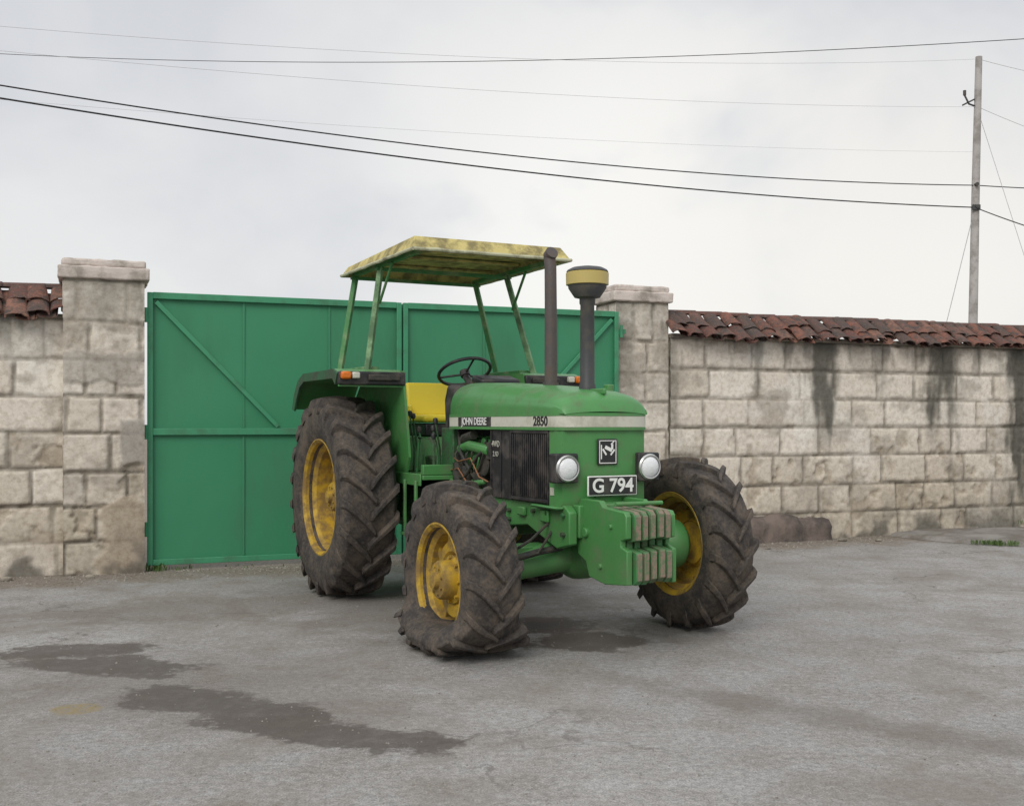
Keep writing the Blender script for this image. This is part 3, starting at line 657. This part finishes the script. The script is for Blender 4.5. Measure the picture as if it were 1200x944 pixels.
# ================================================================== GROUND
def ground_mat():
    m,nt,b=new_mat('worn_asphalt'); tc=nt.new('ShaderNodeTexCoord'); v=tc.outputs['Object']
    big=nt.noise(v,.35,5,.6); med=nt.noise(v,2.2,6,.68); fine=nt.noise(v,28,4,.75); gr=nt.noise(v,120,2,.8)
    c=nt.mix(nt.ramp(big,.35,.65),(.265,.257,.248),(.350,.340,.327))
    c=nt.mix(nt.ramp(med,.45,.68),c,(.235,.219,.199))
    c=nt.mix(1.0,c,nt.ramp(fine,.25,.75,(.58,.58,.58,1),(1.38,1.38,1.38,1)),'MULTIPLY')
    c=nt.mix(1.0,c,nt.ramp(gr,.32,.68,(.62,.62,.62,1),(1.38,1.38,1.38,1)),'MULTIPLY')
    vo=nt.new('ShaderNodeTexVoronoi'); vo.inputs['Scale'].default_value=60; nt.lk(v,vo.inputs['Vector'])
    peb=nt.math('SUBTRACT',1.0,nt.ramp(vo.outputs['Distance'],.12,.30)); pm=nt.math('MULTIPLY',peb,nt.ramp(med,.40,.60))
    c=nt.mix(nt.math('MULTIPLY',pm,.5),c,(.50,.47,.42))
    c=nt.mix(nt.math('MULTIPLY',nt.ramp(nt.noise(v,.8,6,.72,.6),.47,.64),.58),c,(.195,.168,.137))
    sp=nt.new('ShaderNodeSeparateXYZ'); nt.lk(v,sp.inputs[0])
    X,Y=sp.outputs[0],sp.outputs[1]
    wn=nt.noise(v,2.4,5,.62); wn2=nt.noise(v,9,5,.7)
    wa=nt.math('MULTIPLY',nt.math('SUBTRACT',wn,.5),1.6); wb=nt.math('MULTIPLY',nt.math('SUBTRACT',wn2,.5),1.3)
    wob=nt.math('ADD',wa,wb)
    def stain(cx,cy,rx,ry,rot,lo=.80,hi=1.12,amp=1.0):
        dx=nt.math('SUBTRACT',X,cx); dy=nt.math('SUBTRACT',Y,cy); ca,sa=math.cos(rot),math.sin(rot)
        a=nt.math('DIVIDE',nt.math('ADD',nt.math('MULTIPLY',dx,ca),nt.math('MULTIPLY',dy,sa)),rx)
        bb=nt.math('DIVIDE',nt.math('SUBTRACT',nt.math('MULTIPLY',dy,ca),nt.math('MULTIPLY',dx,sa)),ry)
        d=nt.math('SQRT',nt.math('ADD',nt.math('MULTIPLY',a,a),nt.math('MULTIPLY',bb,bb)))
        d=nt.math('ADD',d,nt.math('MULTIPLY',wob,amp))
        return nt.ramp(d,lo,hi,(1,1,1,1),(0,0,0,1))
    wet=None
    for st in [(-1.60,5.54,.52,.27,-.45),(-1.18,5.22,.46,.27,-.6),(-.72,4.90,.52,.21,-.35),(-2.35,6.35,.54,.30,-.2),(-2.75,6.75,.5,.22,.1),(.50,7.05,.46,.30,.2),(.15,7.6,.45,.35,.2)]:
        r=stain(*st); wet=r if wet is None else nt.math('MAXIMUM',wet,r)
    wetm=nt.math('MULTIPLY',wet,nt.ramp(wn2,.25,.52,(.6,.6,.6,1)))
    dmp_shade=nt.math('MAXIMUM',stain(-1.8,5.8,2.2,.95,-.45,.40,1.25,.8),nt.math('MAXIMUM',stain(-2.0,8.4,2.8,.7,.3,.5,1.2),stain(1.6,5.2,.22,1.7,.9,.4,1.2)))
    dmp_shade=nt.math('MAXIMUM',dmp_shade,stain(-.6,8.4,2.2,1.5,-.9,.5,1.2))  # shadow under the tractor, painted into the ground colour along its length
    c=nt.mix(nt.math('MULTIPLY',dmp_shade,.46),c,(.145,.124,.102))
    c=nt.mix(nt.math('MULTIPLY',wetm,.82),c,(.078,.063,.053))
    tan=stain(-2.17,5.38,.15,.12,0,.75,1.1,.35); c=nt.mix(nt.math('MULTIPLY',tan,nt.ramp(fine,.38,.58,(.15,.15,.15,1))),c,(.25,.20,.105))
    dd=nt.math('SUBTRACT',nt.math('MULTIPLY',nt.math('SUBTRACT',Y,10.41),.930),nt.math('MULTIPLY',nt.math('ADD',X,3.52),.366))
    dd=nt.math('ADD',dd,nt.math('MULTIPLY',nt.math('SUBTRACT',wn,.5),1.6))
    strip=nt.ramp(nt.math('ADD',dd,1.5),.55,1.25)
    c=nt.mix(nt.math('MULTIPLY',strip,.78),c,nt.mix(nt.ramp(fine,.35,.65),(.125,.100,.075),(.27,.23,.18)))
    vc=nt.new('ShaderNodeTexVoronoi',feature='DISTANCE_TO_EDGE'); vc.inputs['Scale'].default_value=.55
    wv=nt.new('ShaderNodeVectorMath',operation='ADD'); nz=nt.new('ShaderNodeTexNoise'); nz.inputs['Scale'].default_value=2.0; nz.inputs['Detail'].default_value=5; nt.lk(v,nz.inputs['Vector']); nt.lk(v,wv.inputs[0]); nt.lk(nz.outputs['Color'],wv.inputs[1]); nt.lk(wv.outputs[0],vc.inputs['Vector'])
    cr=nt.math('MULTIPLY',nt.ramp(vc.outputs['Distance'],.002,.009,(1,1,1,1),(0,0,0,1)),nt.ramp(big,.50,.58))
    c=nt.mix(nt.math('MULTIPLY',cr,.6),c,(.08,.07,.06))
    nt.lk(c,b.inputs['Base Color'])
    rr=nt.math('SUBTRACT',.9,nt.math('MULTIPLY',wetm,.28)); nt.lk(rr,b.inputs['Roughness']); b.inputs['Specular IOR Level'].default_value=.3
    h=nt.math('ADD',fine,nt.math('MULTIPLY',gr,.4))
    nt.lk(nt.bump(h,.55,.012),b.inputs['Normal']); return m
GR=ground_mat()
g=G(); S=500; g.add([(-S,-S,0),(S,-S,0),(S,S,0),(-S,S,0)],[(0,1,2,3)]); g.obj('ground',GR,None,flat=True)
# raised tarmac apron at right
pts=[(4.75,13.62),(4.9,13.1),(5.5,12.55),(6.2,12.25),(7.5,12.0),(10,12.2),(14,13.6),(20,16),(20,19.6)]
g=G(); cx=(9,14); fine=[]
for i in range(len(pts)-1):
    for k in range(8):
        t=k/8; fine.append((pts[i][0]*(1-t)+pts[i+1][0]*t,pts[i][1]*(1-t)+pts[i+1][1]*t))
fine.append(pts[-1]); V=[]
for (x,y) in fine:
    j=.06*fb(x*2,y*2,1.5); d=Vector((cx[0]-x,cx[1]-y,0)); d.normalize()
    V.append(((x+j,y+j,.003),(x+j+d.x*.10,y+j+d.y*.10,.05),(x+j+d.x*.5,y+j+d.y*.45,.09),(cx[0],cx[1],.12)))
for r in range(3): g.grid([[v[r] for v in V],[v[r+1] for v in V]])
APR=mat('old_tarmac_apron',(.25,.235,.215),.9,dirt=(.12,.105,.085),damt=.6,dscale=3,bump=.8,bscale=35,var=.3)
g.obj('pavement',APR,None,ang=80)
# gravel
g=G(); rnd=random.Random(3)
for i in range(5600):
    if i<3400: y=rnd.uniform(3.5,12.5); x=rnd.uniform(-.52,.52)*y; r=rnd.uniform(.002,.006)*(1.6 if rnd.random()<.08 else 1)
    else:
        s=rnd.uniform(-2.8,10); dd=abs(rnd.gauss(0,.40))+.04; p=G0+W*s-N*dd; x,y=p.x,p.y; r=rnd.uniform(.003,.013)
        if x>4.6: continue
    a=rnd.uniform(0,6.28); vs=[]
    for k in range(5):
        t=a+k*1.256; vs.append((x+math.cos(t)*r*rnd.uniform(.7,1.2),y+math.sin(t)*r*rnd.uniform(.7,1.2),-.001))
    for k in range(5):
        t=a+k*1.256; vs.append((x+math.cos(t)*r*.6,y+math.sin(t)*r*.6,r*rnd.uniform(.5,.9)))
    g.add(vs,[(k,(k+1)%5,5+(k+1)%5,5+k) for k in range(5)]+[(5,6,7,8,9)])
GV=mat('gravel_stone',(.34,.32,.28),.9,dirt=(.12,.10,.08),damt=.6,dscale=9,bump=0,var=.4)
g.obj('gravel',GV,None,flat=True)
g=G()
for (s,d,r) in((6.2,.5,.05),(7.9,.35,.04),(6.6,.7,.025),(-.5,.35,.03),(8.3,.5,.03),(-1.2,.25,.04)):
    p=G0+W*s-N*d; bm=bmesh.new(); bmesh.ops.create_icosphere(bm,subdivisions=2,radius=r)
    g.add([(p.x+v.co.x*1.4+.01*fb(v.co.x*30,v.co.y*30,s),p.y+v.co.y,max(-.002,v.co.z*.7+r*.4+.01*fb(v.co.z*40,v.co.y*30,s))) for v in bm.verts],[tuple(v.index for v in f.verts) for f in bm.faces]); bm.free()
g.obj('stone_rubble',BACK,None,flat=True)
# weeds
g=G()
def tuft(x,y,z,n,h,sp):
    for i in range(n):
        bx=x+rnd.gauss(0,sp); by=y+rnd.gauss(0,sp*.5); a=rnd.uniform(0,6.28); l=h*rnd.uniform(.5,1.2); w=rnd.uniform(.003,.006); le=rnd.uniform(.2,.9)*l
        dx,dy=math.cos(a),math.sin(a); px,py=-dy*w,dx*w
        vs=[(bx-px,by-py,z-.01),(bx+px,by+py,z-.01),(bx+dx*le*.35+px,by+dy*le*.35+py,z+l*.6),(bx+dx*le*.35-px,by+dy*le*.35-py,z+l*.6),(bx+dx*le,by+dy*le,z+l*.85)]
        g.add(vs,[(0,1,2,3),(3,2,4)])
def wp(s,d): p=G0+W*s-N*d; return p.x,p.y
for s,d,n,h,sp in((.10,.05,80,.09,.05),(.35,.04,25,.05,.06),(.9,.05,12,.03,.15)):
    x,y=wp(s,d); tuft(x,y,0,n,h,sp)
for x,y,n in((5.45,12.60,50),(5.6,12.52,90),(5.72,12.44,40),(6.15,12.28,15)): tuft(x,y,.02,n,.055,.06)
for s in(11.1,11.5,12.2): x,y=wp(s,.06); tuft(x,y,.08,14,.06,.08)
g.obj('weeds',mat('weed_green',(.085,.15,.035),.7,bump=0,var=.35,dscale=3),None,recalc=False,flat=True)
# ================================================================== POLE + WIRES
WOOD=mat('weathered_pole_wood',(.45,.43,.41),.9,dirt=(.25,.23,.21),damt=.5,dscale=3,bump=.3,bscale=15,var=.2)
WIRE=mat('black_cable',(.02,.02,.022),.6,bump=0); THIN=mat('thin_grey_wire',(.50,.50,.51),.6,bump=0)
PO=empty('utility_pole',(10.57,25,0))
g=G(); g.tube([(0,0,-.2),(.05,0,3),(.13,0,7),(.20,0,9.85)],[.12,.105,.09,.075],14); g.obj('pole_shaft',WOOD,PO)
g=G(); g.tube([(.15,0,8.7),(-.05,-.05,8.75),(-.15,-.05,8.95)],.022); g.cyl((-.15,-.05,8.95),(-.15,-.05,9.06),.035); g.tube([(.15,0,8.9),(-.2,-.05,8.72)],.018); g.rb(-.0,.18,-.14,-.09,6.3,6.42); g.cyl((.1,-.16,6.38),(.1,-.05,6.38),.04); g.cyl((.1,-.16,6.89),(.1,-.05,6.89),.04); g.obj('pole_brackets',M['stack'],PO)
def wire(name,a,b,sag,r,m,n=40):
    a=Vector(a);b=Vector(b); pts=[a.lerp(b,i/n)-Vector((0,0,4*sag*(i/n)*(1-i/n))) for i in range(n+1)]
    G().tube(pts,r,6).obj(name,m,None)
wire('power_line',(-8.31,16,6.52),(10.70,25,6.89),.36,.012,WIRE); wire('power_line',(10.70,25,6.89),(14.9,27,7.22),.03,.012,WIRE)
wire('power_line',(-8.31,16,6.33),(10.68,25,6.38),.30,.014,WIRE); wire('power_line',(10.68,25,6.38),(11.02,20,4.60),.05,.012,WIRE)
wire('power_line',(-15.6,30,11.7),(11.4,22,9.27),.42,.008,WIRE)
wire('power_line',(-8.31,16,6.98),(10.74,25,8.70),.24,.003,THIN); wire('power_line',(-8.31,16,6.25),(10.72,25,7.66),.18,.0022,THIN); wire('power_line',(-8.31,16,7.33),(10.76,25,9.80),.3,.003,THIN)
wire('power_line',(10.76,25,9.80),(16,28,10.1),.1,.005,THIN); wire('power_line',(10.74,25,8.70),(16,28,8.2),.1,.005,THIN)
wire('guy_wire',(10.72,25,8.70),(13.5,25,0),.0,.006,THIN,4); wire('guy_wire',(10.66,25,6.30),(9.1,25,0),.0,.009,THIN,4)
# ================================================================== WORLD
w=bpy.data.worlds.new('sky'); scn.world=w; w.use_nodes=True; nt=NT(w.node_tree)
bg=w.node_tree.nodes['Background']; outw=w.node_tree.nodes['World Output']
SUN_EL,SUN_AZ=R(38),R(-160)
sky=nt.new('ShaderNodeTexSky'); sky.sky_type='NISHITA'; sky.sun_disc=False; sky.sun_elevation=SUN_EL; sky.sun_rotation=SUN_AZ
nt.lk(sky.outputs[0],bg.inputs['Color']); bg.inputs['Strength'].default_value=.1
tc=nt.new('ShaderNodeTexCoord'); v=tc.outputs['Generated']
mp=nt.new('ShaderNodeMapping'); mp.inputs['Scale'].default_value=(1,1,1.5); mp.inputs['Rotation'].default_value=(0,R(22),0); mp.inputs['Location'].default_value=(.35,.1,.2); nt.lk(v,mp.inputs['Vector'])
c1=nt.noise(mp.outputs[0],3.2,5,.50,.25); c2=nt.noise(mp.outputs[0],1.2,2,.5)
f=nt.math('ADD',nt.math('MULTIPLY',c1,.6),nt.math('MULTIPLY',c2,.4))
r=nt.new('ShaderNodeValToRGB'); els=r.color_ramp.elements; els[0].position=.36; els[0].color=(.61,.62,.655,1); els[1].position=.64; els[1].color=(.81,.805,.80,1); e=els.new(.5); e.color=(.68,.69,.715,1)
nt.lk(f,r.inputs['Fac'])
col=r.outputs['Color']
def glow(d,lo,amt,colr,a=.40,b=.60):
    dp=nt.new('ShaderNodeVectorMath',operation='DOT_PRODUCT'); nt.lk(v,dp.inputs[0]); dp.inputs[1].default_value=Vector(d).normalized()
    gl=nt.ramp(dp.outputs['Value'],lo,1.0)
    return nt.mix(nt.math('MULTIPLY',gl,nt.math('MULTIPLY',nt.ramp(c1,a,b),amt)),col,colr)
col=glow((.09,1,.19),.970,.95,(.97,.95,.91),.38,.54)
col=glow((.36,1,.13),.955,.85,(.94,.905,.845),.38,.58)
sp=nt.new('ShaderNodeSeparateXYZ'); nt.lk(v,sp.inputs[0])
zen=nt.ramp(sp.outputs[2],.38,1.0,(1,1,1,1),(1.7,1.7,1.7,1))
col=nt.mix(1.0,col,zen,'MULTIPLY')
bg2=nt.new('ShaderNodeBackground'); nt.lk(col,bg2.inputs['Color']); bg2.inputs['Strength'].default_value=1.04
ms=nt.new('ShaderNodeMixShader'); ms.inputs[0].default_value=.92; nt.lk(bg.outputs[0],ms.inputs[1]); nt.lk(bg2.outputs[0],ms.inputs[2]); nt.lk(ms.outputs[0],outw.inputs['Surface'])
L=bpy.data.lights.new('sun','SUN'); L.energy=1.5; L.angle=R(30); L.color=(1,.955,.88)
so=bpy.data.objects.new('sun',L); scn.collection.objects.link(so)
sd=Vector((math.sin(SUN_AZ)*math.cos(SUN_EL),math.cos(SUN_AZ)*math.cos(SUN_EL),math.sin(SUN_EL)))
so.rotation_euler=sd.to_track_quat('Z','Y').to_euler(); so.location=(0,0,20)
cam=bpy.data.cameras.new('camera'); co=bpy.data.objects.new('camera',cam); scn.collection.objects.link(co)
co.location=(0,0,1.42); co.rotation_euler=(R(90),0,0); cam.sensor_width=36; cam.lens=38.1; cam.shift_y=.0192; cam.clip_end=2000
scn.camera=co
scn.view_settings.view_transform='Standard'; scn.view_settings.look='None'; scn.view_settings.exposure=0
